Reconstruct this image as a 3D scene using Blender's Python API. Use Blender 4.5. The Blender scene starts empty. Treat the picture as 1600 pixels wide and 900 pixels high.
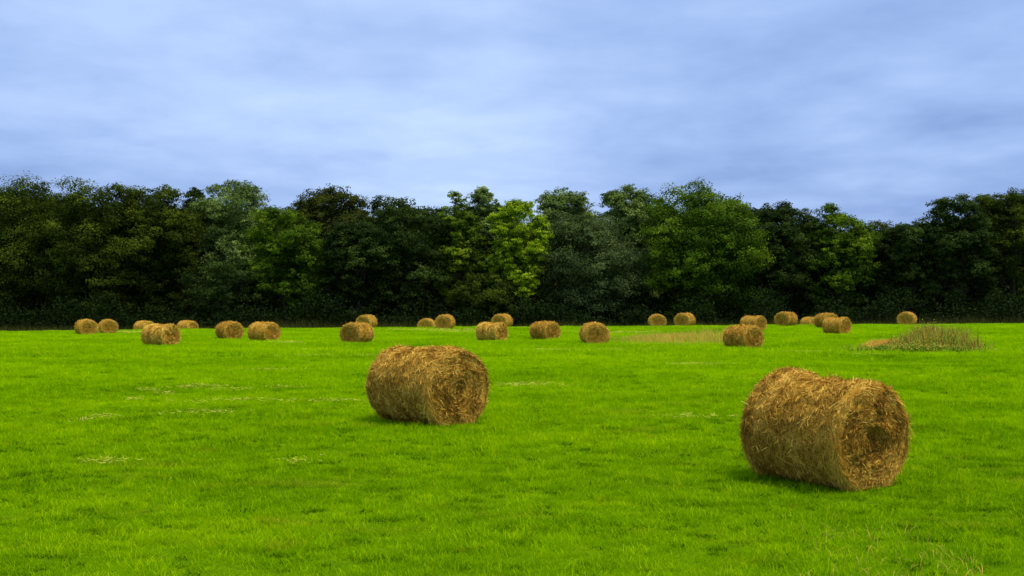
import bpy, math, random
import numpy as np
from mathutils import Vector
rng = np.random.default_rng(7)
random.seed(7)
R = math.radians
scene = bpy.context.scene
C = scene.collection

# ------------------------------------------------------------------ camera
F = 1886.0                       # focal length in photo pixels (photo 1600 wide)
CAMZ = 2.45
cam = bpy.data.cameras.new('camera'); camo = bpy.data.objects.new('camera', cam); C.objects.link(camo)
cam.sensor_width = 36; cam.lens = F / 1600 * 36
cam.clip_start = 0.1; cam.clip_end = 8000
camo.location = (0, 0, CAMZ); camo.rotation_euler = (R(90), 0, 0)
scene.camera = camo
scene.view_settings.view_transform = 'Standard'
try: scene.view_settings.look = 'None'
except Exception: pass
scene.view_settings.exposure = 0.2; scene.view_settings.gamma = 1.0

# ------------------------------------------------------------------ world: nishita sky behind a thin sheet of stratus
SUN_EL, SUN_AZ = 54, 205         # azimuth measured clockwise from +Y: see the lamp below
w = bpy.data.worlds.new("World"); scene.world = w; w.use_nodes = True
nt = w.node_tree; N = nt.nodes; Lk = nt.links
for n in list(N): N.remove(n)
def nd(t, **k):
    n = N.new(t)
    for a, b in k.items():
        if a in ('inp',):
            for kk, vv in b.items(): n.inputs[kk].default_value = vv
        else: setattr(n, a, b)
    return n
out = nd('ShaderNodeOutputWorld'); bg = nd('ShaderNodeBackground'); Lk.new(bg.outputs[0], out.inputs[0])
bg.inputs[1].default_value = 0.1
sky = nd('ShaderNodeTexSky', sky_type='NISHITA', sun_disc=False, sun_elevation=R(SUN_EL), sun_rotation=R(-35))
tc = nd('ShaderNodeTexCoord'); sep = nd('ShaderNodeSeparateXYZ'); Lk.new(tc.outputs['Generated'], sep.inputs[0])
def mth(op, a, b=None, c=None, clamp=False):
    n = nd('ShaderNodeMath', operation=op); n.use_clamp = clamp
    for i, v in enumerate((a, b, c)):
        if v is None: continue
        if isinstance(v, (int, float)): n.inputs[i].default_value = v
        else: Lk.new(v, n.inputs[i])
    return n.outputs[0]
zc = mth('ADD', mth('MAXIMUM', sep.outputs['Z'], 0.0), 0.15)
comb = nd('ShaderNodeCombineXYZ')
Lk.new(mth('DIVIDE', sep.outputs['X'], zc), comb.inputs[0]); Lk.new(mth('DIVIDE', sep.outputs['Y'], zc), comb.inputs[1])
def noise(scale, detail, rough, dist, off=(0, 0, 0), sc=(1, 1, 1)):
    mp = nd('ShaderNodeMapping'); mp.inputs['Location'].default_value = off; mp.inputs['Scale'].default_value = sc
    Lk.new(comb.outputs[0], mp.inputs[0])
    n = nd('ShaderNodeTexNoise'); n.inputs['Scale'].default_value = scale; n.inputs['Detail'].default_value = detail
    n.inputs['Roughness'].default_value = rough; n.inputs['Distortion'].default_value = dist
    Lk.new(mp.outputs[0], n.inputs['Vector']); return n.outputs[0]
n1 = noise(0.70, 4, 0.50, 0.1, (5.3, 1.2, 0.3), (1.0, 1, 1))
n2 = noise(2.6, 7, 0.55, 0.15, (7.1, 4.9, 1.3), (1.1, .9, 1))
cl = mth('ADD', mth('MULTIPLY', n1, 0.70), mth('MULTIPLY', n2, 0.34))
# brighter where the veiled sun thins the cloud high in the middle
hgt = mth('MULTIPLY', mth('MAXIMUM', sep.outputs['Z'], 0.0), 0.9)
side = mth('SUBTRACT', mth('MULTIPLY', sep.outputs['X'], -0.13), mth('MULTIPLY', mth('ABSOLUTE', sep.outputs['X']), 0.26))
cl = mth('ADD', mth('ADD', cl, hgt), side)
ramp = nd('ShaderNodeValToRGB'); Lk.new(cl, ramp.inputs[0])
e = ramp.color_ramp.elements
e[0].position = 0.34; e[0].color = (0.190, 0.305, 0.62, 1)
e[1].position = 0.74; e[1].color = (0.54, 0.705, 0.98, 1)
m = e.new(0.545); m.color = (0.35, 0.495, 0.84, 1)
# clouds dimmed towards the zenith, above the view, to weaken the skylight, relative to the background strength of 0.1
gain = mth('MULTIPLY', mth('ADD', mth('MULTIPLY', mth('MAXIMUM', mth('SUBTRACT', sep.outputs['Z'], 0.26), 0.0), -0.25), 1.0), 10.0)
mul = nd('ShaderNodeVectorMath', operation='SCALE'); Lk.new(ramp.outputs[0], mul.inputs[0]); Lk.new(gain, mul.inputs['Scale'])
mix = nd('ShaderNodeMix', data_type='RGBA'); mix.inputs[0].default_value = 0.93
Lk.new(sky.outputs[0], mix.inputs[6]); Lk.new(mul.outputs[0], mix.inputs[7])
Lk.new(mix.outputs[2], bg.inputs[0])

# veiled sun: high, from the right and a little from the camera's side
sl = bpy.data.lights.new('sun', 'SUN'); sl.energy = 4.1; sl.angle = R(22); sl.color = (1.0, 0.90, 0.70)
so = bpy.data.objects.new('sun', sl); C.objects.link(so)
sd = Vector((0.36, -0.14, 1.0)).normalized()      # direction towards the sun
so.rotation_euler = sd.to_track_quat('Z', 'Y').to_euler()
sky.sun_elevation = math.asin(sd.z); sky.sun_rotation = math.atan2(sd.x, sd.y)

# ------------------------------------------------------------------ helpers
def mesh_np(name, V, faces, mats=(), attrs=None, smooth=False):
    """faces: list of int arrays (n,3) or (n,4); attrs: name -> per-vertex float array"""
    me = bpy.data.meshes.new(name)
    V = np.asarray(V, np.float32)
    me.vertices.add(len(V)); me.vertices.foreach_set('co', V.ravel())
    loops = np.concatenate([f.ravel() for f in faces]).astype(np.int32)
    tot = np.concatenate([np.full(len(f), f.shape[1], np.int32) for f in faces])
    st = np.concatenate([[0], np.cumsum(tot)[:-1]]).astype(np.int32)
    me.loops.add(len(loops)); me.loops.foreach_set('vertex_index', loops)
    me.polygons.add(len(tot)); me.polygons.foreach_set('loop_start', st)
    try: me.polygons.foreach_set('loop_total', tot)
    except Exception: pass
    for m_ in mats: me.materials.append(m_)
    if attrs:
        for k, a in attrs.items():
            at_ = me.attributes.new(k, 'FLOAT', 'POINT'); at_.data.foreach_set('value', np.asarray(a, np.float32))
    me.update(calc_edges=True)
    if smooth: me.polygons.foreach_set('use_smooth', np.ones(len(tot), bool))
    else: me.polygons.foreach_set('use_smooth', np.zeros(len(tot), bool))
    return me
def link(name, me, parent=None, loc=None):
    o = bpy.data.objects.new(name, me); C.objects.link(o)
    if parent: o.parent = parent
    if loc is not None: o.location = loc
    return o
def tag(o, label=None, cat=None, group=None, kind=None):
    if label: o['label'] = label
    if cat: o['category'] = cat
    if group: o['group'] = group
    if kind: o['kind'] = kind
    return o
def sn(P, freq, seed, k=10):
    """cheap smooth noise in -1..1: a sum of random plane waves"""
    r = np.random.default_rng(seed); P = np.asarray(P)
    s = np.zeros(P.shape[:-1])
    for i in range(k):
        d = r.normal(size=P.shape[-1]); d /= np.linalg.norm(d)
        s += np.sin(P @ d * freq * r.uniform(.6, 1.6) * 6.283 + r.uniform(0, 6.283))
    return s / math.sqrt(k) * 0.8
def unit(v): return v / np.maximum(np.linalg.norm(v, axis=-1, keepdims=True), 1e-9)

class Mat:
    def __init__(s, name, rough=0.9, spec=0.1):
        s.m = bpy.data.materials.new(name); s.m.use_nodes = True
        s.t = s.m.node_tree; s.N = s.t.nodes; s.b = s.N['Principled BSDF']
        s.b.inputs['Roughness'].default_value = rough
        s.b.inputs['Specular IOR Level'].default_value = spec
    def n(s, t, props=None, **inp):
        x = s.N.new(t)
        for k, v in (props or {}).items(): setattr(x, k, v)
        for k, v in inp.items():
            k = k.replace('_', ' ') if k not in x.inputs else k
            if hasattr(v, 'is_output'): s.t.links.new(v, x.inputs[k])
            else: x.inputs[k].default_value = v
        return x
    def l(s, a, b): s.t.links.new(a, b)
    def math(s, op, a, b=0.0, clamp=False):
        x = s.N.new('ShaderNodeMath'); x.operation = op; x.use_clamp = clamp
        for i, v in enumerate((a, b)):
            if isinstance(v, (int, float)): x.inputs[i].default_value = v
            else: s.l(v, x.inputs[i])
        return x.outputs[0]
    def noise(s, vec, scale, detail=3, rough=.5, dist=0):
        x = s.n('ShaderNodeTexNoise', None, Scale=scale, Detail=detail, Roughness=rough, Distortion=dist)
        s.l(vec, x.inputs['Vector']); return x.outputs[0]
    def map(s, vec, scale=(1, 1, 1), loc=(0, 0, 0)):
        x = s.N.new('ShaderNodeMapping'); x.inputs['Scale'].default_value = scale; x.inputs['Location'].default_value = loc
        s.l(vec, x.inputs[0]); return x.outputs[0]
    def ramp(s, fac, stops):
        x = s.N.new('ShaderNodeValToRGB'); e = x.color_ramp.elements
        e[0].position, e[0].color = stops[0][0], (*stops[0][1], 1); e[1].position, e[1].color = stops[-1][0], (*stops[-1][1], 1)
        for p, c in stops[1:-1]: q = e.new(p); q.color = (*c, 1)
        s.l(fac, x.inputs[0]); return x.outputs[0]
    def mix(s, fac, a, b, mode='MIX'):
        x = s.N.new('ShaderNodeMix'); x.data_type = 'RGBA'; x.blend_type = mode
        for i, v in ((0, fac), (6, a), (7, b)):
            if isinstance(v, (int, float)): x.inputs[i].default_value = v
            elif isinstance(v, tuple): x.inputs[i].default_value = (*v, 1)
            else: s.l(v, x.inputs[i])
        return x.outputs[2]
    def attr(s, name): return s.n('ShaderNodeAttribute', {'attribute_name': name}).outputs['Fac']
    def leafy(s, col, trans=.35):
        """diffuse leaf that lets some light through"""
        s.l(col, s.b.inputs['Base Color'])
        tr = s.N.new('ShaderNodeBsdfTranslucent'); s.l(col, tr.inputs[0])
        ms = s.N.new('ShaderNodeMixShader'); ms.inputs[0].default_value = trans
        s.l(s.b.outputs[0], ms.inputs[1]); s.l(tr.outputs[0], ms.inputs[2])
        s.l(ms.outputs[0], s.N['Material Output'].inputs[0])

# ------------------------------------------------------------------ terrain height
ky = [-40, 12, 14.2, 20.4, 40, 65, 73, 80, 88, 96, 104, 108, 112, 120, 130, 150, 200, 400, 4000]
kz = [0, 0, .055, .17, -.20, -.82, -.92, -.99, -1.05, -1.10, -1.08, -1.09, -1.24, -1.82, -2.40, -3.2, -4.0, -4.2, -4.2]
ty = np.arange(-40, 420, .5)
tz = np.interp(ty, ky, kz); kern = np.hanning(15); kern /= kern.sum()
tzs = np.convolve(np.pad(tz, 7, mode='edge'), kern, mode='valid')
def gz(x, y):
    x = np.asarray(x, float); y = np.asarray(y, float)
    z = np.interp(y, ty, tzs)
    u = np.clip(x / np.maximum(y, 40), -.6, .6)
    tilt = np.interp(u, [-.6, -.36, -.2, 0, .15, .36, .6], [9, 6.0, 2.0, 0, -1.8, -4.5, -7]) # photo rows
    wgt = np.interp(y, [60, 108, 140, 400], [0, 1, 1, 1])
    z = z - tilt * wgt * np.minimum(y, 140) / F
    near = 0.03 * np.sin(x * .7 + 1.3) * np.sin(y * .45) + .02 * np.sin(x * .23 + y * .31)
    return z + near * np.clip(y / 30, .3, 1)
def at(px, row):
    """point of the field seen at a photo pixel (in front of the rise)"""
    ys = np.arange(7, 112, .05); xs = (px - 800) / F * ys
    rows = 450 + (CAMZ - gz(xs, ys)) * F / ys
    i = int(np.argmax(rows <= row)) if (rows <= row).any() else int(np.argmin(rows))
    return float(xs[i]), float(ys[i]), float(gz(xs[i], ys[i]))

# ------------------------------------------------------------------ ground
def grid_axis(stops):
    a = []
    for (s, e_, st) in stops: a += list(np.arange(s, e_, st))
    return np.array(a + [stops[-1][1]])
gx = grid_axis([(-3000, -300, 300), (-300, -90, 10), (-90, 90, 1.0), (90, 300, 10), (300, 3000, 300)])
gy = grid_axis([(-600, -40, 40), (-40, 6, 2), (6, 40, .5), (40, 150, 1), (150, 420, 10), (420, 3620, 400)])
X, Y = np.meshgrid(gx, gy); Z = gz(X, Y)
nx = len(gx); idx = np.arange((len(gy) - 1) * nx).reshape(-1, nx)[:, :-1].ravel()
fq = np.stack([idx, idx + 1, idx + 1 + nx, idx + nx], 1)
def grass_colour(M, geo, tint):
    """colours of the sward, laid out over the field in world metres"""
    big = M.noise(M.map(geo, (.10, .16, .1)), 1.0, 3, .55, .4)
    mid = M.noise(M.map(geo, (.55, .9, .5), (5, 2, 0)), 1.0, 4, .6, .3)
    sml = M.noise(M.map(geo, (3.2, 4.2, 1), (1, 7, 0)), 1.0, 3, .6, .2)
    a = M.math('ADD', M.math('ADD', M.math('MULTIPLY', big, .40), M.math('MULTIPLY', mid, .35)), M.math('MULTIPLY', sml, .25))
    a = M.math('ADD', M.math('MULTIPLY', M.math('SUBTRACT', a, .5), 1.75), .48)
    if tint is not None: a = M.math('ADD', a, M.math('MULTIPLY', M.math('SUBTRACT', tint, .5), .58))
    col = M.ramp(a, [(.14, (.060, .160, .0005)), (.38, (.165, .350, .0005)), (.56, (.255, .460, .0005)), (.86, (.430, .600, .001))])
    dry = M.noise(M.map(geo, (.28, 1.1, .3), (11, 3, 0)), 1.0, 5, .66, .5)
    spot = M.noise(M.map(geo, (1.6, 2.2, 1), (31, 17, 0)), 1.0, 5, .68, .3)
    col = M.mix(M.ramp(spot, [(.57, (0, 0, 0)), (.72, (.8, .8, .8))]), col, (.075, .150, .002))
    olive = M.noise(M.map(geo, (1.1, 1.7, 1), (61, 7, 0)), 1.0, 5, .65, .4)
    col = M.mix(M.ramp(olive, [(.60, (0, 0, 0)), (.74, (.7, .7, .7))]), col, (.33, .34, .012))
    dm = M.ramp(dry, [(.59, (0, 0, 0)), (.70, (.9, .9, .9))])
    return M.mix(M.math('MULTIPLY', dm, .55), col, (.40, .42, .02))
M = Mat('turf_soil', 1.0, 0.0); geo = M.n('ShaderNodeNewGeometry').outputs['Position']
col = grass_colour(M, geo, None)
fine = M.noise(M.map(geo, (9, 9, 9)), 1.0, 4, .7)
near = M.math('MULTIPLY', M.math('SUBTRACT', 42.0, M.n('ShaderNodeSeparateXYZ', None, Vector=geo).outputs[1]), .04, True)
col = M.mix(M.math('MULTIPLY', M.math('ADD', M.math('MULTIPLY', fine, .55), M.math('MULTIPLY', near, .5), True), 1.0), col, (.035, .075, .002))
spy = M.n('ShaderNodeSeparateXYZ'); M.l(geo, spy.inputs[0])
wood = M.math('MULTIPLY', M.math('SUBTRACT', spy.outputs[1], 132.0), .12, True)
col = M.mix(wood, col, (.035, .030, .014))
M.l(col, M.b.inputs['Base Color'])
bmp = M.n('ShaderNodeBump', None, Strength=.6, Distance=.05); M.l(fine, bmp.inputs['Height']); M.l(bmp.outputs[0], M.b.inputs['Normal'])
turf = M.m
g = link('ground', mesh_np('ground', np.stack([X, Y, Z], -1).reshape(-1, 3), [fq], [turf], smooth=True))
tag(g, 'bright green mown meadow rising to a low crest before the wood', 'ground', kind='structure')

# ------------------------------------------------------------------ materials of hay
def hay_material(name, dark=1.0):
    M = Mat(name, .85, .12)
    oc = M.n('ShaderNodeTexCoord').outputs['Object']
    t = M.attr('tint')
    nz = M.noise(oc, 3.2, 4, .6)
    a = M.math('ADD', M.math('MULTIPLY', t, .62), M.math('MULTIPLY', nz, .42))
    col = M.ramp(a, [(.18, (.085, .036, .004)), (.38, (.29, .140, .014)), (.56, (.53, .290, .034)), (.74, (.74, .46, .070)), (.95, (.86, .64, .16))])
    M.l(col, M.b.inputs['Base Color'])
    return M
hay_fib = hay_material('hay_straw').m
def hay_surface():
    M = Mat('rolled_hay', .95, .05)
    oc = M.n('ShaderNodeTexCoord').outputs['Object']
    s = M.n('ShaderNodeSeparateXYZ'); M.l(oc, s.inputs[0])
    r = M.math('SQRT', M.math('ADD', M.math('MULTIPLY', s.outputs[1], s.outputs[1]), M.math('MULTIPLY', s.outputs[2], s.outputs[2])))
    th = M.math('ARCTAN2', s.outputs[2], s.outputs[1])
    c = M.n('ShaderNodeCombineXYZ'); M.l(M.math('MULTIPLY', s.outputs[0], 16), c.inputs[0]); M.l(M.math('MULTIPLY', th, 2.6), c.inputs[1]); M.l(M.math('MULTIPLY', r, 16), c.inputs[2])
    wnd = M.noise(c.outputs[0], 1.0, 6, .68, .35)
    lump = M.noise(oc, 5.0, 3, .6)
    a = M.math('ADD', M.math('MULTIPLY', wnd, .75), M.math('MULTIPLY', lump, .25))
    col = M.ramp(a, [(.36, (.070, .028, .004)), (.46, (.22, .10, .012)), (.55, (.42, .22, .030)), (.68, (.66, .40, .07))])
    M.l(col, M.b.inputs['Base Color'])
    b = M.n('ShaderNodeBump', None, Strength=.9, Distance=.06); M.l(a, b.inputs['Height']); M.l(b.outputs[0], M.b.inputs['Normal'])
    return M.m
hay_body = hay_surface()

# ------------------------------------------------------------------ fibres: flat bent ribbons
def ribbons(c, t, n, ln, wd, lift, seed, curv=0.0, roll=.9):
    """c centres, t unit tangents, n unit normals; returns verts, quads, count of verts per ribbon (8)"""
    r = np.random.default_rng(seed); k = len(c)
    wdir = unit(np.cross(t, n) + n * r.normal(0, roll, (k, 1)))
    s = np.array([-1, -.35, .35, 1.0])
    e0 = r.uniform(-.3, 1, k) * lift; e1 = r.uniform(-.3, 1, k) * lift; sw = r.normal(0, .14, k) * ln
    V = np.zeros((k, 4, 2, 3))
    for j, q in enumerate(s):
        up = (e0 if q < 0 else e1) * abs(q) ** 2 - (curv * (q * ln / 2) ** 2 / 2) + .004
        P = c + t * (q * ln / 2)[:, None] + n * up[:, None] + np.cross(t, n) * (sw * (q * q - .5))[:, None]
        ww = (wd / 2 * (1 - .55 * abs(q) ** 2))[:, None]
        V[:, j, 0] = P - wdir * ww; V[:, j, 1] = P + wdir * ww
    b = np.arange(k)[:, None] * 8
    Fq = np.concatenate([b + np.array([[2 * j, 2 * j + 1, 2 * j + 3, 2 * j + 2]]) for j in range(3)])
    return V.reshape(-1, 3), Fq

# ------------------------------------------------------------------ bales (axis along +X, the end shown to the camera is +X)
def bale_profile(style, x, th, D, L, seed):
    """radius at axial x (-L/2..L/2), angle th (0 = +Y, pi/2 = up)"""
    xn = x / (L / 2)
    P = np.stack([x * 1.2, np.cos(th) * .8, np.sin(th) * .8], -1)
    r = D / 2 * (1 + .020 * sn(P, .8, seed) + .012 * sn(P, 2.6, seed + 1))
    P2 = np.stack([x * 9, np.cos(th) * .35, np.sin(th) * .35], -1)
    r += .013 * D * sn(P2, .9, seed + 2, 8) + .011 * sn(P * [1, 1, 1], 5.5, seed + 8)                       # bands left by the winding
    r *= 1 - .10 * np.clip(np.abs(xn) - .94, 0, 1) ** 1.2 * 8      # rounded shoulders
    up = np.clip(np.sin(th), 0, 1)
    if style == 'saddle':
        r += .085 * np.exp(-((xn + .74) / .34) ** 2) * up ** 5      # peak on the far end
        r -= .036 * np.exp(-((xn - .15) / .50) ** 2) * up ** 2
    elif style == 'dip':
        r -= .035 * np.exp(-((xn + .45) / .22) ** 2) * up ** 3 
        r += .015 * np.exp(-((xn - .55) / .3) ** 2) * up ** 2
    elif style == 'fardip':
        r -= .050 * np.exp(-((xn - .1) / .30) ** 2) * up ** 2
    elif style == 'ridge':
        r += .045 * np.exp(-((xn + .1) / .5) ** 2) * up ** 6
    return r
def side_pt(style, x, th, D, L, seed, sx, sz):
    r = bale_profile(style, x, th, D, L, seed)
    y = np.cos(th) * r * sx; z = np.sin(th) * r * sz
    zb = -D / 2 * sz * .93
    z = np.where(z < zb, zb + (z - zb) * .25, z)                    # flattened where it rests
    return np.stack([x, y, z], -1)
def end_pt(style, sgn, q, th, D, L, seed, sx, sz, hollow):
    """point on an end, q 0..1 of the radius"""
    x0 = np.full_like(th, sgn * L / 2)
    rim = side_pt(style, x0, th, D, L, seed, sx, sz)
    y = rim[..., 1] * q; z = rim[..., 2] * q
    P = np.stack([y, z, np.zeros_like(y) + sgn], -1)
    bul = .018 * (1 - q ** 4) + .020 * sn(P, 1.3, seed + 5) * (1 - q ** 6) + .014 * sn(P, 4.5, seed + 6) * (1 - q ** 8)
    bul += .012 * np.sin((q * 7 + th / 6.283) * 6.283 + sn(P, 1, seed + 7) * 2) * (1 - q ** 4)
    if hollow:
        hy, hz, hw, hh, hd = hollow
        y0_, z0_ = y, z; y = y + .055 * sn(P, 2.2, seed + 51); z = z + .055 * sn(P, 2.2, seed + 52) + .35 * (y0_ - hy)
        g_ = np.exp(-(((y - hy) / hw) ** 2 + ((z - hz) / hh) ** 2) ** 1.3)
        bul -= hd * g_
        bul += .04 * np.exp(-(((y - hy) / (hw * 1.6)) ** 2 + ((z - hz - hh * 1.15) / (.06)) ** 2)); y, z = y0_, z0_    # lip hanging over the hollow
    return np.stack([x0 + sgn * bul, y, z], -1)
def numn(f, a, b, ea=.004, eb=.01):
    da = (f(a + ea, b) - f(a - ea, b)); db = (f(a, b + eb) - f(a, b - eb))
    return unit(da), unit(db)
def bale_meshes(style, D=1.36, L=1.55, seed=1, nfib=1500, fw=.012, sx=1.06, sz=.965, hollow=None, nu=40, nv=90, loose=0, tn=1.0, tbias=0.0):
    r = np.random.default_rng(seed + 900)
    out_ = {}
    zoff = D / 2 * sz * .945
    # curved side
    xs = np.linspace(-L / 2, L / 2, nu); th = np.linspace(0, 2 * np.pi, nv, endpoint=False)
    A, B = np.meshgrid(xs, th, indexing='ij')
    V = side_pt(style, A, B, D, L, seed, sx, sz).reshape(-1, 3)
    i, j = np.meshgrid(np.arange(nu - 1), np.arange(nv), indexing='ij'); j2 = (j + 1) % nv
    fq = np.stack([i * nv + j, (i + 1) * nv + j, (i + 1) * nv + j2, i * nv + j2], -1).reshape(-1, 4)
    k = nfib
    fx = r.uniform(-L / 2, L / 2, k); ft = r.uniform(-.25 * np.pi, 1.25 * np.pi, k)
    m_ = r.random(k) < .12; ft[m_] = r.uniform(0, 2 * np.pi, m_.sum())
    fs = lambda a, b: side_pt(style, a, b, D, L, seed, sx, sz)
    c = fs(fx, ft); ta, tb = numn(fs, fx, ft); n_ = unit(np.cross(tb, ta)); n_ = np.where(((n_ * (c * [0, 1, 1])).sum(-1) < 0)[:, None], -n_, n_)
    ang = r.normal(0, .45, k) + (r.random(k) < .2) * r.normal(0, .8, k); t = unit(tb * np.cos(ang)[:, None] + ta * np.sin(ang)[:, None])
    ln = r.uniform(.12, .42, k) * (fw / .012) ** .4
    wd = fw * r.uniform(.45, 1.25, k)
    FV, FF = ribbons(c, t, n_, ln, wd, .014 + .03 * (r.random(k) < .06), seed + 11, 2 / D * np.cos(ang) ** 2)
    band = sn(np.stack([fx * 6, np.cos(ft) * .4, np.sin(ft) * .4], -1), 1.0, seed + 3)
    tint = np.clip(.54 + tbias + tn * (r.normal(0, .27, k) + .19 * band + .13 * sn(c, 3.2, seed + 4)), 0, 1)
    VV = np.concatenate([V, FV]); at_ = np.concatenate([np.full(len(V), .4), np.repeat(tint, 8)])
    me = mesh_np('wrapped_side', VV + [0, 0, zoff], [fq, FF + len(V)], [hay_body, hay_fib], {'tint': at_}, True)
    me.polygons.foreach_set('material_index', np.concatenate([np.zeros(len(fq), np.int32), np.ones(len(FF), np.int32)]))
    out_['wrapped_side'] = me
    # the two ends
    for nm, sgn in (('end_face', 1), ('end_face_back', -1)):
        hl = hollow if sgn > 0 else None
        nq = nu // 2 + 4
        q = np.linspace(0.02, 1, nq); A, B = np.meshgrid(q, th, indexing='ij')
        V = end_pt(style, sgn, A, B, D, L, seed, sx, sz, hl).reshape(-1, 3)
        i, j = np.meshgrid(np.arange(nq - 1), np.arange(nv), indexing='ij'); j2 = (j + 1) % nv
        fq = np.stack([i * nv + j, (i + 1) * nv + j, (i + 1) * nv + j2, i * nv + j2], -1).reshape(-1, 4)
        if sgn < 0: fq = fq[:, ::-1]
        ctr = V[:nv].mean(0); V = np.concatenate([V, [ctr]])
        jj = np.arange(nv); ft_ = np.stack([np.full(nv, len(V) - 1), jj, (jj + 1) % nv], -1)
        if sgn < 0: ft_ = ft_[:, ::-1]
        k = int(nfib * .42)
        fqv = np.sqrt(r.uniform(.004, 1, k)); ftv = r.uniform(0, 2 * np.pi, k)
        fe = lambda a, b: end_pt(style, sgn, a, b, D, L, seed, sx, sz, hl)
        c = fe(fqv, ftv); ta, tb = numn(fe, fqv, ftv); n_ = unit(np.cross(ta, tb)); n_ = np.where((n_[:, :1] * sgn) < 0, -n_, n_)
        ang = r.normal(0, .42, k) + .4 * sn(c, 1.6, seed + 21); t = unit(tb * np.cos(ang)[:, None] + ta * np.sin(ang)[:, None])
        ln = r.uniform(.08, .32, k) * (fw / .012) ** .4 * np.clip(fqv * 1.5, .4, 1); wd = fw * r.uniform(.45, 1.25, k)
        FV, FF = ribbons(c, t, n_, ln, wd, .020, seed + 12)
        tint = np.clip(.45 + tbias + tn * (r.normal(0, .28, k) + .20 * sn(c, 2.4, seed + 22)) + .26 * (fqv > .86), 0, 1)
        VV = np.concatenate([V, FV]); at_ = np.concatenate([np.full(len(V), .4), np.repeat(tint, 8)])
        me = mesh_np('end_face', VV + [0, 0, zoff], [fq, ft_, FF + len(V)], [hay_body, hay_fib], {'tint': at_}, True)
        me.polygons.foreach_set('material_index', np.concatenate([np.zeros(len(fq) + len(ft_), np.int32), np.ones(len(FF), np.int32)]))
        out_[nm] = me
    if loose:
        # strands combed loose round the front rim, hanging towards the ground
        k = loose
        ft = r.uniform(0, 2 * np.pi, k); side_ = r.random(k) < .6
        ft = np.where(side_, r.normal(1.16 * np.pi, .30, k), ft)
        fx = L / 2 - np.abs(r.normal(0, .045, k)) + .01
        c = side_pt(style, fx, ft, D * 1.012, L, seed, sx, sz); n_ = unit(c * [0, 1, 1] + np.array([.25, 0, 0])); n_ = unit(n_)
        tb = unit(np.stack([np.zeros(k), -np.sin(ft), np.cos(ft)], -1))
        t = unit(tb + r.normal(0, .16, (k, 3)))
        ln = r.uniform(.18, .5, k); wd = fw * r.uniform(.5, 1.1, k)
        FV, FF = ribbons(c, t, n_, ln, wd, .03, seed + 33, 1.5 / D)
        # and a fringe of short wisps standing off the hay all over
        k2 = loose
        ft = r.uniform(-.15 * np.pi, 1.15 * np.pi, k2); fx = r.uniform(-L / 2, L / 2, k2)
        c = fs(fx, ft); n2 = unit(c * [0, 1, 1]); t = unit(n2 * .55 + r.normal(0, .6, (k2, 3)))
        V2, F2 = ribbons(c + n2 * .02, t, unit(np.cross(t, r.normal(size=(k2, 3)))), r.uniform(.05, .13, k2), np.full(k2, fw * .5), .03, seed + 35)
        me = mesh_np('loose_straw', np.concatenate([FV, V2]) + [0, 0, zoff], [FF, F2 + len(FV)], [hay_fib], {'tint': np.concatenate([np.repeat(r.uniform(.45, 1, k), 8), np.repeat(r.uniform(.3, .9, k2), 8)])})
        out_['loose_straw'] = me
    return out_
def make_bale(meshes, label, px, d, phi, row=None, group='round hay bales scattered over the field', sc=1.0, sink=.03, xyz=None):
    """phi: turn of the shown end away from the viewer's direction, + = end towards the right"""
    if xyz is None:
        x = (px - 800) / F * d; y = d; z = float(gz(x, y))
    else: x, y, z = xyz
    e_ = bpy.data.objects.new('hay_bale', None); C.objects.link(e_)
    to_cam = math.atan2(-y, -x)
    e_.location = (x, y, z - sink); e_.rotation_euler = (0, 0, to_cam + R(phi)); e_.scale = (sc, sc, sc)
    tag(e_, label, 'hay bale', group)
    for k, me in meshes.items():
        link('end_face' if k.startswith('end_face') else k, me, e_)
    return e_

nearR = bale_meshes('saddle', 1.36, 1.41, 11, 58000, .0085, 1.04, .955, tn=.9, hollow=(-.02, .03, .15, .10, .12), nu=90, nv=220, loose=2600)
nearM = bale_meshes('dip', 1.33, 1.50, 23, 46000, .0100, 1.05, .975, hollow=None, nu=80, nv=200, loose=1800)
FARS = [bale_meshes(st, 1.34, 1.5, 40 + 7 * i, 5200, .020, 1.09, .94, hollow=None, nu=36, nv=80, tn=.55 + .12 * (i % 3), tbias=(.10, .06, .12, .08, .02, .14, .03, .13)[i])
        for i, st in enumerate(('dip', 'fardip', 'ridge', 'plain') * 2)]

G = 'round hay bales scattered over the field'
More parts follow.
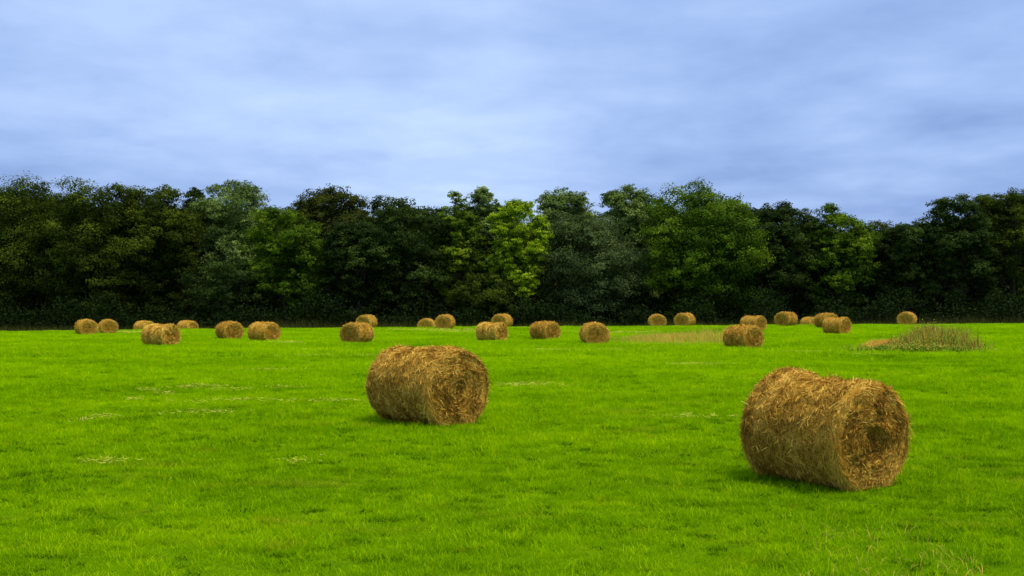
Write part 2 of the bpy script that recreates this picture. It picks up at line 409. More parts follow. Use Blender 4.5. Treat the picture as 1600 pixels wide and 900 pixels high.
# big two
make_bale(nearR, 'largest hay bale, peaked at its far end, a dark hollow in its shown end', 1287, 14.95, 53, sink=.0, sc=.99)
make_bale(nearM, 'big straight round hay bale alone in the middle of the field, second largest', 667, 20.7, 43, sink=.0, sc=.985)
far = [ # px centre, depth, phi, prototype, scale, label
 (135, 98, 14, 3, 1.0, 'leftmost hay bale, cut by the photo edge, one of a touching pair'),
 (169, 101.5, 8, 3, .93, 'end on hay bale touching the leftmost one from the right'),
 (226, 119, 40, 2, 1.0, 'hay bale mostly hidden behind the long dipped bale, only its top left showing'),
 (251, 71.5, 48, 1, 1.06, 'long hay bale with dipped top, nearest one on the left of the field'),
 (293, 119, 42, 2, .98, 'hay bale sunk behind the crest at left, only its low rounded top showing'),
 (359, 83, 22, 0, .98, 'upright looking hay bale with pale rim, left one of the pair at centre left'),
 (412.5, 79, 44, 0, 1.0, 'hay bale with dark left side, right one of the pair at centre left'),
 (557.5, 73, -33, 0, 1.0, 'hay bale with its wound end turned left, up and left of the big middle bale'),
 (573, 109.5, -26, 2, .96, 'small crest bale peeping out behind the bale with its end turned left'),
 (666.5, 120, -8, 3, 1.05, 'low half sunk crest bale, left one of two above the big middle bale'),
 (695.5, 105, -10, 3, 1.0, 'tall round crest bale, right one of two above the big middle bale'),
 (768.5, 78.5, 56, 1, 1.0, 'hay bale showing mostly its long left side, closest behind big middle bale'),
 (784.5, 109, -20, 3, 1.0, 'small hay bale on the crest above the long one right of the big middle bale'),
 (852, 80.5, 40, 0, .98, 'hay bale with ridged top and end to the right, just right of the photo middle'),
 (929, 73.5, 10, 3, 1.05, 'end on hay bale with creased coiled end, left of the tawny dry grass'),
 (1027, 113, 6, 3, 1.0, 'small end on crest bale, left one of the spaced pair right of the middle'),
 (1070, 112, -20, 3, 1.02, 'small crest bale turned left, right one of the spaced pair right of the middle'),
 (1161.5, 65, 44, 0, 1.02, 'hay bale with dark left side, front one of the overlapping pair above the largest'),
 (1177, 97, 48, 1, 1.0, 'hay bale with dipped top, half hidden behind the nearer dark sided one'),
 (1228, 107, -28, 0, 1.0, 'crest bale turned left between the overlapping pair and the cluster of three'),
 (1266, 121, 40, 2, .95, 'small hay bale low behind the crest, leftmost of the cluster of three'),
 (1291.5, 102, 32, 0, 1.0, 'pale topped hay bale on the crest, middle of the cluster of three'),
 (1307.5, 90, 54, 1, 1.0, 'dark sided hay bale lying nearest in the cluster of three at right'),
 (1417, 110, -8, 3, 1.0, 'lone small round hay bale on the crest at the far right, seen end on'),
]
for i, (px, d, phi, k, sc, lab) in enumerate(far): make_bale(FARS[k + 4 * (i % 2)], lab, px, d, phi, sc=sc)

# ------------------------------------------------------------------ trees
def tree_material(name, stops, trans=.28):
    M = Mat(name, .7, .04)
    t = M.attr('tint')
    col = M.ramp(t, stops)
    M.leafy(col, trans); return M.m
TM = {
 'olive': tree_material('olive_leaves', [(0, (.010, .020, .002)), (.5, (.040, .064, .005)), (1, (.115, .155, .010))]),
 'grey': tree_material('grey_green_leaves', [(0, (.034, .062, .013)), (.5, (.120, .185, .036)), (1, (.280, .370, .090))]),
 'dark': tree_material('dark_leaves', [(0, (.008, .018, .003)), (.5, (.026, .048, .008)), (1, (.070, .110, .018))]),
 'green': tree_material('green_leaves', [(0, (.016, .038, .003)), (.5, (.066, .125, .006)), (1, (.190, .290, .014))]),
 'yellow': tree_material('yellow_green_leaves', [(0, (.035, .070, .003)), (.5, (.110, .175, .008)), (1, (.240, .330, .015))]),
 'lime': tree_material('lime_green_leaves', [(0, (.08, .14, .004)), (.5, (.215, .320, .009)), (1, (.38, .50, .016))]),
 'bronze': tree_material('bronze_leaves', [(0, (.014, .022, .004)), (.5, (.044, .060, .008)), (1, (.105, .128, .015))]),
 'steel': tree_material('dull_leaves', [(0, (.016, .029, .009)), (.5, (.050, .078, .022)), (1, (.125, .175, .052))]),
}
M = Mat('bark', .9, .1); oc = M.n('ShaderNodeTexCoord').outputs['Object']
M.l(M.ramp(M.noise(M.map(oc, (8, 8, 1.5)), 1, 4), [(.3, (.03, .024, .018)), (.7, (.10, .085, .065))]), M.b.inputs['Base Color'])
bark = M.m
def tube(path, rad, sides=7):
    path = np.array(path, float); V = []; Fc = []
    for i, p in enumerate(path):
        d = path[min(i + 1, len(path) - 1)] - path[max(i - 1, 0)]; d = d / (np.linalg.norm(d) + 1e-9)
        a = np.cross(d, [0.3, 1, 0.1]); a /= np.linalg.norm(a); b = np.cross(d, a)
        for s in range(sides):
            q = 2 * np.pi * s / sides; V.append(p + (a * math.cos(q) + b * math.sin(q)) * rad[i])
    for i in range(len(path) - 1):
        for s in range(sides):
            s2 = (s + 1) % sides; Fc.append((i * sides + s, i * sides + s2, (i + 1) * sides + s2, (i + 1) * sides + s))
    return np.array(V), np.array(Fc)
def tree_meshes(W, H, seed, mat, nclump=90, leaves=26000, base=.10, leaf=.21, wisp=.0, power=2.2):
    """W crown width, H full height; crown from base*H up; lumps of foliage round a branching frame"""
    r = np.random.default_rng(seed)
    cz0 = base * H; cc = (cz0 + H) / 2 * 1.04; hz_ = H - cc
    # lump centres spread through the outer part of an uneven ellipsoid
    dirs = unit(r.normal(size=(nclump * 3, 3)) + [0, 0, .25])
    mod = 1 + .09 * sn(dirs, .55, seed + 1) + .05 * sn(dirs, 1.3, seed + 2)
    rad = np.where(np.arange(len(dirs)) % 4 == 0, r.uniform(.2, .6, len(dirs)), r.uniform(.70, .90, len(dirs))) * mod
    cen = dirs * rad[:, None]
    cen[:, 2] = np.where(cen[:, 2] < 0, cen[:, 2] * (cc - cz0) / hz_, cen[:, 2])
    cen = cen * [W / 2, W / 2 * .85, hz_] + [0, 0, cc]
    up_ = np.clip((cen[:, 2] - cc) / hz_, 0, 1); cen[:, :2] *= (1 + .16 * up_)[:, None]; cen[:, 2] -= .06 * hz_ * up_
    keep = []
    rs = r.uniform(.085, .165, len(cen)) * W * np.interp(cen[:, 2] / H, [.1, .6, 1], [1.1, 1.0, .95])
    for i in range(len(cen)):
        if len(keep) >= nclump: break
        if all(np.linalg.norm(cen[i] - cen[j]) > .60 * min(rs[i], rs[j]) for j in keep): keep.append(i)
    cen = cen[keep]; rs = rs[keep]
    core = np.array([0, 0, cc * .95])
    for it in range(12):                                            # no lump hangs in the air by itself
        for i in range(len(cen)):
            dc = np.linalg.norm(cen - core, axis=1); inner = (dc < dc[i] - .2); inner[i] = False
            if not inner.any(): continue
            gap = (np.linalg.norm(cen[inner] - cen[i], axis=1) - .80 * (rs[inner] + rs[i])).min()
            if gap > 0: cen[i] += (core - cen[i]) / dc[i] * min(gap + .1, dc[i] * .3)
    top = (cen[:, 2] + rs * .72).max(); cen[:, 2] = cz0 + (cen[:, 2] - cz0) * (H - rs.mean() * .15 - cz0) / (top - cz0)
    wx = (np.abs(cen[:, 0]) + rs).max(); cen[:, 0] *= (W / 2) / wx; cen[:, 1] *= (W / 2 * .9) / wx
    # every lump carries sprays of leaves on its outer and upper side
    wt = rs ** 2; wt /= wt.sum(); ns = int(len(cen) * 13); si = r.choice(len(cen), ns, p=wt)
    outw = unit(cen[si] - core)
    sd_ = unit(r.normal(size=(ns, 3)) + outw * .55 + [0, 0, .45])
    spr = cen[si] + sd_ * (rs[si] * r.uniform(.45, .97, ns) * (1 + .12 * sn(sd_, 1.2, seed + 4)))[:, None] * [1.1, 1.1, .80]
    sr = rs[si] * r.uniform(.22, .42, ns)
    wt2 = sr ** 2; wt2 /= wt2.sum(); li = r.choice(ns, leaves, p=wt2)
    off_ = r.normal(0, .48, (leaves, 3)); off_ *= np.minimum(1, 1.0 / np.maximum(np.linalg.norm(off_, axis=1), 1e-6))[:, None]
    P = spr[li] + off_ * sr[li][:, None] * [1.15, 1.15, .62]
    ci = si[li]
    # the inside of the crown is filled more thinly
    k = int(leaves * .13); P[:k] = cen[ci[:k]] + np.clip(r.normal(0, .32, (k, 3)), -.5, .5) * rs[ci[:k]][:, None]
    k2 = int(leaves * (.004 + wisp * .3)); P[-k2:] += sd_[li[-k2:]] * (rs[ci[-k2:]] * r.uniform(.0, .06, k2))[:, None]
    nrm = unit(sd_[li] * .8 + off_ * .5 + r.normal(0, .38, (leaves, 3)) + [0, 0, .25])
    a = unit(np.cross(nrm, r.normal(size=(leaves, 3)))); b = np.cross(nrm, a)
    sz_ = leaf * r.uniform(.6, 1.35, leaves)
    V = np.zeros((leaves, 4, 3))
    for i_, (u, v) in enumerate(((-1, -.1), (.05, -.62), (1, .1), (-.05, .62))):
        V[:, i_] = P + a * (u * sz_ )[:, None] * .75 + b * (v * sz_)[:, None] * .85
    V[:, 0] += nrm * (sz_ * -.22)[:, None]; V[:, 2] += nrm * (sz_ * -.22)[:, None]
    Fq = np.arange(leaves * 4).reshape(-1, 4)
    ctint = r.normal(.5, .18, len(cen))[ci] 
    tint = np.clip(ctint + r.normal(0, .12, ns)[li] + r.normal(0, .09, leaves), 0, 1)
    crown = mesh_np('crown', V.reshape(-1, 3), [Fq], [mat], {'tint': np.repeat(tint, 4)})
    # trunk and limbs
    TV, TF, off = [], [], 0
    def add(vf):
        nonlocal off
        TV.append(vf[0]); TF.append(vf[1] + off); off += len(vf[0])
    tr = .022 * H
    path = [(0, 0, -.3), (0, 0, .3), (r.normal(0, .1), r.normal(0, .1), H * .25), (r.normal(0, .3), r.normal(0, .3), H * .5), (r.normal(0, .5), r.normal(0, .5), H * .82)]
    add(tube(path, [tr * 1.5, tr * 1.1, tr * .85, tr * .55, tr * .12], 9))
    for i in np.argsort(-rs)[:34]:
        z0 = H * r.uniform(.18, .55); s = np.array([0, 0, min(z0, cen[i][2])]); e_ = cen[i]
        mid_ = (s + e_) / 2 + [0, 0, -.05 * np.linalg.norm(e_ - s)]
        add(tube([s, mid_, e_], [tr * .42, tr * .22, tr * .06], 5))
    trunk = mesh_np('trunk', np.concatenate(TV), [np.concatenate(TF)], [bark], None, True)
    return crown, trunk
GT = 'broadleaf trees along the edge of the wood'
def place_tree(me, x, y, label, rot=0, sc=(1, 1, 1), group=GT):
    e_ = bpy.data.objects.new('broadleaf_tree', None); C.objects.link(e_)
    e_.location = (x, y, float(gz(x, y)) - .1); e_.rotation_euler = (0, 0, rot); e_.scale = sc
    tag(e_, label, 'tree', group)
    link('crown', me[0], e_); link('trunk', me[1], e_)
    return e_
# px centre, top row, width px, depth, kind, base fraction, wisp, label
T = [
 (-60, 284, 170, 160, 'dark', .04, 0, 'dark tree far outside the left edge of the wood front'),
 (45, 268, 190, 158, 'olive', .03, 0, 'broad dark olive tree left of the leftmost pair of bales'),
 (150, 275, 165, 154, 'olive', .03, .01, 'broad dark olive tree standing over the touching pair of bales'),
 (238, 284, 130, 156, 'olive', .04, .01, 'dark olive tree with sloping right shoulder over the long dipped bale at left'),
 (306, 291, 80, 164, 'dark', .08, .02, 'narrow dark tree in the notch between olive tree and tall grey green dome'),
 (372, 276, 135, 162, 'grey', .12, .01, 'tall domed grey green tree with pale leaves above the centre left bales'),
 (446, 322, 120, 150, 'green', .02, .01, 'lower mid green tree bulging in front of the tall grey green dome at left'),
 (352, 402, 120, 147, 'dark', .02, .01, 'low dark tree with skirts to the ground below the tall grey green dome'),
 (512, 288, 125, 163, 'bronze', .10, .05, 'bronze tinged tree with ragged wispy top left of centre'),
 (628, 301, 135, 152, 'dark', .02, .03, 'dark tree with ragged open top, just left of the slim yellow green one'),
 (560, 345, 110, 149, 'dark', .02, .01, 'lower dark tree between the bronze tree and the ragged dark tree'),
 (712, 297, 78, 153, 'yellow', .05, .02, 'slim yellow green tree, left of the two brightest crowns'),
 (764, 288, 85, 165, 'grey', .15, .03, 'grey green tree rising behind the gap between the two brightest crowns'),
 (810, 309, 84, 149.5, 'lime', .12, .02, 'brightest lime green tree in the middle of the wood edge'),
 (760, 425, 105, 148, 'olive', .02, .02, 'low olive thicket tree under the two brightest crowns'),
 (880, 291, 110, 164, 'grey', .12, .01, 'rounded grey green tree behind, just right of the lime green tree'),
 (918, 330, 165, 151, 'steel', .03, .02, 'wide dull grey dark tree hanging low in front, right of the lime green tree'),
 (984, 286, 105, 160, 'grey', .10, .02, 'domed grey green tree left of the biggest green tree'),
 (1098, 281, 172, 150, 'green', .02, .02, 'biggest rounded deep green tree, highest crown at right of centre'),
 (1216, 312, 112, 152, 'dark', .04, .04, 'dark tree with spiky top just right of the biggest green tree'),
 (1258, 324, 105, 155, 'dark', .04, .04, 'narrow dark tree with spiky top over the right cluster of three bales'),
 (1308, 318, 108, 153, 'green', .04, .03, 'green tree with pointed top right of the spiky dark trees'),
 (1368, 342, 125, 158, 'olive', .06, .01, 'lowest olive tree in the dip of the skyline at right'),
 (1428, 338, 105, 153, 'dark', .03, .02, 'low dark tree over the lone far right bale'),
 (1492, 302, 110, 152, 'dark', .03, .01, 'tall dark tree cut by the right edge of the photo'),
 (1580, 292, 130, 154, 'olive', .03, .01, 'olive tree beyond the right edge of the photo'),
 (1690, 300, 150, 158, 'dark', .03, .01, 'dark tree farthest to the right of the wood front'),
]
made = {}
for i, (px, top, wpx, d, kind, base, wisp, lab) in enumerate(T):
    x = (px - 800) / F * d; z0 = float(gz(x, d)) - .1
    H = (450 - top) * d / F + CAMZ - z0; W = wpx * d / F * 1.20
    area = W * H
    me = tree_meshes(W, H, 100 + i * 13, TM[kind], nclump=int(46 + area * .42), leaves=int(min(90000, 250 * area + 7000)), base=base, wisp=wisp, leaf=.165)
    made[i] = me
    place_tree(me, x, d, lab)
# the wood goes on behind the front row
k = 0
for row_y, srcs, xs in ((172, (3, 9, 17, 20), range(-92, 93, 11)), (184, (2, 18, 9, 24), range(-98, 99, 12))):
    for j, xx in enumerate(xs):
        s = srcs[(j * 3 + k) % 4]
        x = xx + random.uniform(-2, 2); y = row_y + random.uniform(-3, 3)
        hs = (x - 0) / y * F + 800
        sk = float(np.interp(hs, [0, 300, 500, 900, 1100, 1250, 1380, 1500, 1700], [300, 312, 318, 316, 312, 345, 372, 335, 320]))
        z0 = float(gz(x, y)); H = (450 - sk) * y / F + CAMZ - z0
        t_ = T[s]; H0 = (450 - t_[1]) * t_[3] / F + CAMZ - float(gz((t_[0] - 800) / F * t_[3], t_[3])) + .1
        W0 = t_[2] * t_[3] / F
        place_tree(made[s], x, y, 'dark tree deep in the wood seen only through gaps between the front crowns', random.uniform(0, 6.28), (14 / W0, 14 / W0, H / H0), 'trees deep in the wood')
    k += 1

# ------------------------------------------------------------------ undergrowth along the wood edge
def blades(P, h, wd, lean, seed, segs=3, droop=.35):
    """upright tapering blades; returns verts, faces"""
    r = np.random.default_rng(seed); k = len(P)
    a = r.uniform(0, 6.283, k); ld = np.stack([np.cos(a), np.sin(a), np.zeros(k)], -1)
    w_ = r.uniform(0, 6.283, k); wd_ = np.stack([np.cos(w_), np.sin(w_), np.zeros(k)], -1) * (wd / 2)[:, None]
    V = np.zeros((k, segs * 2 + 1, 3)); ln = lean * r.uniform(.2, 1.3, k)
    for j in range(segs + 1):
        q = j / segs
        p = P + ld * (ln * h * q ** 1.8)[:, None]; p[:, 2] = P[:, 2] + h * (q - droop * ln * q * q)
        if j < segs: V[:, 2 * j] = p - wd_ * (1 - q * .55); V[:, 2 * j + 1] = p + wd_ * (1 - q * .55)
        else: V[:, 2 * j] = p
    n_ = segs * 2 + 1; b = np.arange(k)[:, None] * n_
    fq = np.concatenate([b + np.array([[2 * j, 2 * j + 1, 2 * j + 3, 2 * j + 2]]) for j in range(segs - 1)])
    ftri = b + np.array([[2 * segs - 2, 2 * segs - 1, 2 * segs]])
    return V.reshape(-1, 3), fq, ftri, n_
def weeds_material(name, stops):
    M = Mat(name, .8, .1); M.leafy(M.ramp(M.attr('tint'), stops), .3); return M.m
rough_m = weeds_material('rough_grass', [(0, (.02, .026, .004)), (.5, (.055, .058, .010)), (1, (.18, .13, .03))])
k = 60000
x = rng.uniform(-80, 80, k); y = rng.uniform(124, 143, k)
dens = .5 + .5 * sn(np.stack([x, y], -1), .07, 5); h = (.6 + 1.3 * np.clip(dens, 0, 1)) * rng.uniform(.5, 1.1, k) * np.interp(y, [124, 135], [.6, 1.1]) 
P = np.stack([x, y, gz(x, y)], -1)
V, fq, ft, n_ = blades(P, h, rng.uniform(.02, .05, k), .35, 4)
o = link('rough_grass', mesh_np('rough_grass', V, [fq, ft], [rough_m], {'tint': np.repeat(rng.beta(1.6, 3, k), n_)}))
tag(o, 'fringe of tall rough grass in the shade at the foot of the wood', 'tall grass', kind='stuff')
# low thicket under the trees
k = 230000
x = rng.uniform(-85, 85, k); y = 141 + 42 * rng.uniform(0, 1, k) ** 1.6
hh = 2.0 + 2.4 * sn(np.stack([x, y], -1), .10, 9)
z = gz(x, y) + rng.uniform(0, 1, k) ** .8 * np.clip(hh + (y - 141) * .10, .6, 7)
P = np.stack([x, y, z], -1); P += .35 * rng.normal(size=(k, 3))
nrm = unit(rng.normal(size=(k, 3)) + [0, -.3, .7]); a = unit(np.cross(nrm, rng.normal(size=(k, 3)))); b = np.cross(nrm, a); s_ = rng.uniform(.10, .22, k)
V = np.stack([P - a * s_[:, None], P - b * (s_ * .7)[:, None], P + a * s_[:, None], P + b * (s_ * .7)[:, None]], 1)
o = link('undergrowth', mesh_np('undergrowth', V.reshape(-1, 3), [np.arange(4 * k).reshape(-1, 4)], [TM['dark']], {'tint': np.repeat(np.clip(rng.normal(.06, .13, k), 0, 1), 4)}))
tag(o, 'dark leafy undergrowth filling the foot of the wood', 'undergrowth', kind='stuff')

# ------------------------------------------------------------------ dry grass and weed patches in the field
def patch(name, label, px0, px1, row, depth, n, h0, h1, mat, seed, tint=(.5, .2), wd=(.012, .03), lean=.35, prof=None, cat='tall grass', heads=0):
    r = np.random.default_rng(seed)
    xa, ya, _ = at(px0, row); xb, yb, _ = at(px1, row)
    cx, cy, hw = (xa + xb) / 2, (ya + yb) / 2, abs(xb - xa) / 2
    u = r.normal(0, .52, n); v = r.normal(0, .42, n)
    x = cx + u * hw; y = cy + v * depth / 2
    cl_ = sn(np.stack([x, y], -1), .9, seed + 1); keep = cl_ + r.normal(0, .5, n) - .5 * np.clip(np.abs(u) - .7, 0, 2) > -.40; x, y, u, cl_ = x[keep], y[keep], u[keep], cl_[keep]
    h = r.uniform(h0, h1, len(x)) * (1 + .25 * cl_)
    h *= 1 - .35 * np.clip(np.abs(u) - .7, 0, 1.4)
    if prof is not None: h *= np.interp(u, *prof)
    V, fq, ft, n_ = blades(np.stack([x, y, gz(x, y)], -1), h, r.uniform(*wd, len(x)), lean, seed + 2)
    t_ = np.clip(r.normal(tint[0], tint[1], len(x)) + .12 * cl_, 0, 1)
    tt = np.repeat(t_, n_)
    if heads:                                                       # seed heads and small leaves up the stems
        ns = int(len(x) * heads); q = r.integers(0, len(x), ns); lv = r.uniform(.15, 1.0, ns) ** .7
        C_ = np.stack([x[q] + r.normal(0, .07, ns), y[q] + r.normal(0, .07, ns), gz(x[q], y[q]) + h[q] * lv * .95], -1)
        nn = unit(r.normal(size=(ns, 3)) + [0, 0, .5]); aa = unit(np.cross(nn, r.normal(size=(ns, 3)))); bb = np.cross(nn, aa); sz = (r.uniform(.02, .055, ns) * (1.3 - .6 * lv))[:, None]
        Q = np.stack([C_ - aa * sz * 1.3, C_ - bb * sz * .6, C_ + aa * sz * 1.3, C_ + bb * sz * .6], 1).reshape(-1, 3)
        nb = len(V); V = np.concatenate([V, Q]); fq = np.concatenate([fq, np.arange(4 * ns).reshape(-1, 4) + nb])
        tt = np.concatenate([tt, np.repeat(np.clip(r.normal(.18, .12, ns) + lv * .55 * (r.random(ns) < .6), 0, 1), 4)])
    o = link(name, mesh_np(name, V, [fq, ft], [mat], {'tint': tt}))
    return tag(o, label, cat, kind='stuff')
dry_m = weeds_material('dry_grass', [(0, (.22, .34, .01)), (.4, (.50, .48, .04)), (.7, (.74, .50, .09)), (1, (.68, .30, .06))])
weed_m = weeds_material('weed_leaves', [(0, (.05, .12, .006)), (.35, (.20, .32, .015)), (.58, (.52, .50, .06)), (.82, (.60, .34, .06)), (1, (.20, .085, .025))])
patch('dry_grass', 'low tawny patch of tall dry grass left of the overlapping pair of bales', 968, 1130, 533, 12, 12000, .22, .74, dry_m, 61, (.48, .24), (.012, .03), .45, ([-1, -.2, .5, .9, 1.05], [.45, .75, .85, 1.5, .6]))
patch('weeds', 'clump of tall green and brown weeds at the right edge of the field', 1405, 1500, 549, 5, 7500, .4, 1.15, weed_m, 71, (.58, .28), (.02, .05), .3, ([-1, -.5, 0, .6, 1.05], [.5, .9, 1.2, 1.25, .9]), 'weeds', 1.6)
patch('dry_grass', 'reddish dry grass tangle leading up to the tall weeds at right', 1345, 1428, 545, 3.5, 5500, .3, .6, dry_m, 81, (.72, .2), (.015, .03), .6, ([-1, -.5, 1.05], [.5, .9, 1.0]))
patch('weeds', 'low green leafy weeds below the reddish tangle at right', 1365, 1500, 552, 2.2, 4500, .18, .45, weed_m, 91, (.18, .15), (.03, .07), .5, None, 'weeds', 3)
# pale seed stems in the right foreground
r = np.random.default_rng(5); k = 520
xs_, ys_ = r.uniform(2.1, 4.1, k), r.uniform(9.6, 12.2, k); m_ = (xs_ / ys_ > .24) & (r.random(k) < np.interp(xs_ / ys_, [.22, .36], [.25, 1])); xs_, ys_ = xs_[m_], ys_[m_]; k = len(xs_)
V, fq, ft, n_ = blades(np.stack([xs_, ys_, gz(xs_, ys_)], -1), r.uniform(.07, .15, k), r.uniform(.004, .007, k), .9, 6, 5, .45)
o = link('seed_grass', mesh_np('seed_grass', V, [fq, ft], [dry_m], {'tint': np.repeat(r.uniform(.45, .8, k), n_)}))
tag(o, 'pale bent grass stems gone to seed in the bottom right foreground', 'grass stems', kind='stuff')

# wisps of cut hay left lying on the grass
wisp = [(331, 415, 629, .5), (285, 352, 648, .45), (150, 190, 726, .3), (452, 482, 725, .25), (770, 862, 604, .7), (200, 215, 628, .3), (225, 245, 612, .3),
        (460, 500, 558, .8), (505, 520, 556, .6), (300, 345, 606, .5), (280, 300, 609, .4), (430, 460, 608, .4), (1228, 1264, 551, 1.1), (1350, 1380, 556, .8),
        (640, 720, 516, 2.5), (700, 745, 519, 1.5), (845, 890, 548, 1.), (960, 1010, 547, 1.), (930, 1000, 520, 2.), (1060, 1110, 571, .8), (800, 835, 605, .5),
        (170, 230, 520, 2), (440, 470, 536, 1.2), (470, 490, 548, 1), (150, 175, 655, .4), (121, 140, 661, .3), (250, 268, 618, .4), (350, 380, 611, .3), (400, 440, 580, .5), (560, 575, 557, .6), (480, 560, 630, .3), (1050, 1120, 655, .3)]
CS, TS, LS = [], [], []
for i, (a_, b_, row, dep) in enumerate(wisp):
    r = np.random.default_rng(500 + i); xa, ya, _ = at(a_, row); xb, yb, _ = at(b_, row)
    n0 = int(40 + 230 * abs(xb - xa) * dep); n0 = min(n0, 1000)
    x = (xa + xb) / 2 + r.normal(0, .62, n0) * abs(xb - xa) / 2 * 1.7; y = (ya + yb) / 2 + r.normal(0, .32, n0) * dep + .25 * dep * np.sin(x * 3)
    CS.append(np.stack([x, y, gz(x, y) + r.uniform(.015, .085, n0) * np.interp(y, [20, 100], [1, 1.4])], -1)); TS.append(unit(np.stack([r.normal(0, 1, n0), r.normal(0, .5, n0), r.normal(0, .12, n0)], -1)))
    LS.append(np.full(n0, np.interp(ya, [10, 30, 100], [1, 1.2, 2.4])))
c = np.concatenate(CS); t = np.concatenate(TS); sc_ = np.concatenate(LS)
V, Fc = ribbons(c, t, np.tile([0, 0, 1.0], (len(c), 1)), rng.uniform(.05, .14, len(c)) * sc_, rng.uniform(.004, .008, len(c)) * sc_, .03, 88)
M = Mat('dry_hay', .9, .05); M.l(M.ramp(M.attr('tint'), [(0, (.30, .40, .02)), (.6, (.48, .46, .06)), (1, (.58, .46, .11))]), M.b.inputs['Base Color'])
o = link('hay_wisps', mesh_np('hay_wisps', V, [Fc], [M.m], {'tint': np.repeat(rng.random(len(c)), 8)}))
tag(o, 'thin wisps of cut dry hay left lying over the green field', 'loose hay', kind='stuff')

# ------------------------------------------------------------------ grass of the field (instanced tufts)
M = Mat('grass_blades', .8, .0); geo = M.n('ShaderNodeNewGeometry').outputs['Position']
M.leafy(grass_colour(M, geo, M.attr('tint')), .42)
grass_m = M.m
tcol = bpy.data.collections.new('grass_tufts')
NT = 6
for i in range(NT):
    r = np.random.default_rng(300 + i); k = 64
    rr = .20 * np.sqrt(r.random(k)); a = r.uniform(0, 6.283, k)
    P = np.stack([rr * np.cos(a), rr * np.sin(a), np.full(k, -.012)], -1)
    V, fq, ft, n_ = blades(P, r.uniform(.030, .062 + .018 * i, k), r.uniform(.004, .008, k), .9, 310 + i, 3, .3)
    me = mesh_np('grass_tuft', V, [fq, ft], [grass_m], {'tint': np.repeat(np.clip(r.beta(1.6, 1.6, k) + (i - 2.5) * .05 + (r.random(k) < .03) * .6, 0, 1.3), n_)})
    o = bpy.data.objects.new('grass_tuft', me); tcol.objects.link(o)
for i in range(2):
    r = np.random.default_rng(350 + i); k = 26
    rr = .11 * np.sqrt(r.random(k)); a = r.uniform(0, 6.283, k)
    P = np.stack([rr * np.cos(a), rr * np.sin(a), np.full(k, -.01)], -1)
    if i == 0: V, fq, ft, n_ = blades(P, r.uniform(.05, .11, k), r.uniform(.014, .03, k), 1.3, 360, 3, .4); tt = r.uniform(-.5, .1, k)      # low broad leaved weed
    else: V, fq, ft, n_ = blades(P[:9], r.uniform(.10, .21, 9), r.uniform(.003, .006, 9), .7, 361, 4, .3); tt = r.uniform(1.1, 1.7, 9)       # pale bents
    me = mesh_np('weed_tuft', V, [fq, ft], [grass_m], {'tint': np.repeat(tt, n_)})
    o = bpy.data.objects.new('weed_tuft', me); tcol.objects.link(o)
pts = []; scs = []
for (y0, y1, dens, s0, s1) in ((7, 16, 90, .6, .9), (16, 28, 60, .7, 1.05), (28, 50, 30, .9, 1.4), (50, 80, 11, 1.5, 2.4), (80, 114, 7, 1.7, 2.8)):
    area = .5 * (.56 * 2) * (y1 ** 2 - y0 ** 2) + 4 * (y1 - y0); n0 = int(area * dens)
    y = np.sqrt(rng.uniform(y0 ** 2, y1 ** 2, n0)); x = rng.uniform(-1, 1, n0) * (.56 * y + 2)
    pts.append(np.stack([x, y, gz(x, y)], -1)); 
    sc0 = rng.uniform(s0, s1, n0) * np.clip(1 + .15 * sn(np.stack([x, y], -1), .5, 77) + .16 * sn(np.stack([x, y], -1), 1.6, 78), .4, 1.7)
    zs = sc0 * np.interp(y, [50, 110], [1, .62])
    scs.append(np.stack([sc0, sc0, zs], -1))
pts = np.concatenate(pts); scs = np.concatenate(scs)
me = bpy.data.meshes.new('field_grass'); me.vertices.add(len(pts)); me.vertices.foreach_set('co', pts.astype(np.float32).ravel())
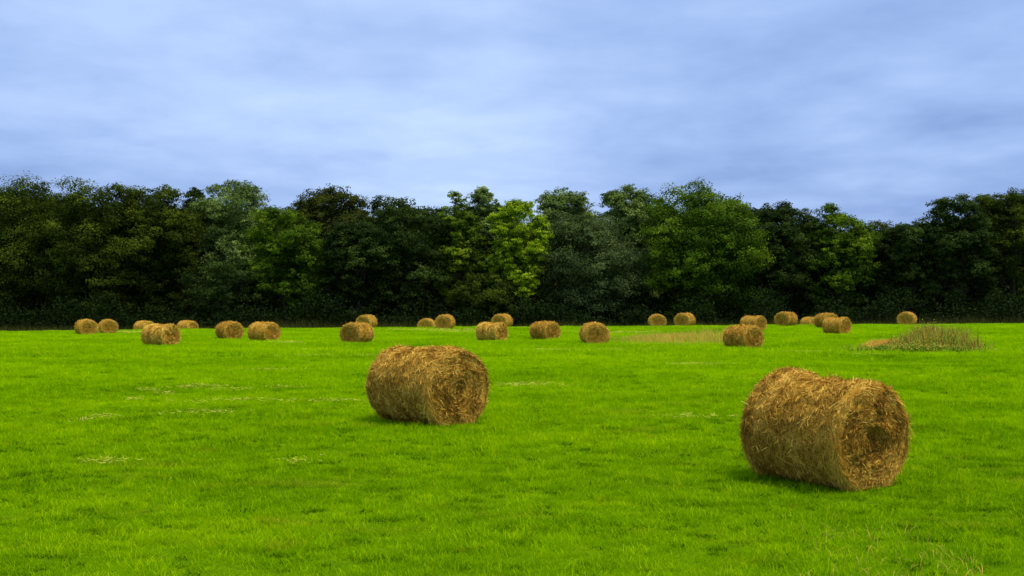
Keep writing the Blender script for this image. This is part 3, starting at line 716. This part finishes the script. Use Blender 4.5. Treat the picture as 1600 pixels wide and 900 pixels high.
a_ = me.attributes.new('sc', 'FLOAT_VECTOR', 'POINT'); a_.data.foreach_set('vector', scs.astype(np.float32).ravel())
rt = np.zeros((len(pts), 3), np.float32); rt[:, 2] = rng.uniform(0, 6.283, len(pts))
a_ = me.attributes.new('rot', 'FLOAT_VECTOR', 'POINT'); a_.data.foreach_set('vector', rt.ravel())
a_ = me.attributes.new('pick', 'INT', 'POINT'); pk = rng.integers(0, NT, len(pts)); wn = sn(pts[:, :2], .35, 91); rr_ = rng.random(len(pts))
pk = np.where((rr_ < .05 + .07 * np.clip(wn, 0, 1)) & (pts[:, 1] < 60), NT, pk); pk = np.where((rr_ > .955 - .05 * np.clip(-wn, 0, 1)) & (pts[:, 1] < 60), NT + 1, pk)
a_.data.foreach_set('value', pk.astype(np.int32))
fo = link('field_grass', me)
tag(fo, 'short bright green grass growing all over the mown field', 'grass', kind='stuff')
ng = bpy.data.node_groups.new('scatter_grass', 'GeometryNodeTree')
ng.interface.new_socket('Geometry', in_out='INPUT', socket_type='NodeSocketGeometry'); ng.interface.new_socket('Geometry', in_out='OUTPUT', socket_type='NodeSocketGeometry')
gi = ng.nodes.new('NodeGroupInput'); go = ng.nodes.new('NodeGroupOutput'); iop = ng.nodes.new('GeometryNodeInstanceOnPoints')
ci = ng.nodes.new('GeometryNodeCollectionInfo'); ci.inputs['Collection'].default_value = tcol; ci.inputs['Separate Children'].default_value = True; ci.inputs['Reset Children'].default_value = True
def na(nm, ty):
    n = ng.nodes.new('GeometryNodeInputNamedAttribute'); n.data_type = ty; n.inputs['Name'].default_value = nm; return n.outputs['Attribute']
ng.links.new(gi.outputs[0], iop.inputs['Points']); ng.links.new(ci.outputs[0], iop.inputs['Instance']); iop.inputs['Pick Instance'].default_value = True
ng.links.new(na('pick', 'INT'), iop.inputs['Instance Index']); ng.links.new(na('sc', 'FLOAT_VECTOR'), iop.inputs['Scale']); ng.links.new(na('rot', 'FLOAT_VECTOR'), iop.inputs['Rotation'])
ng.links.new(iop.outputs[0], go.inputs[0])
md = fo.modifiers.new('scatter', 'NODES'); md.node_group = ng
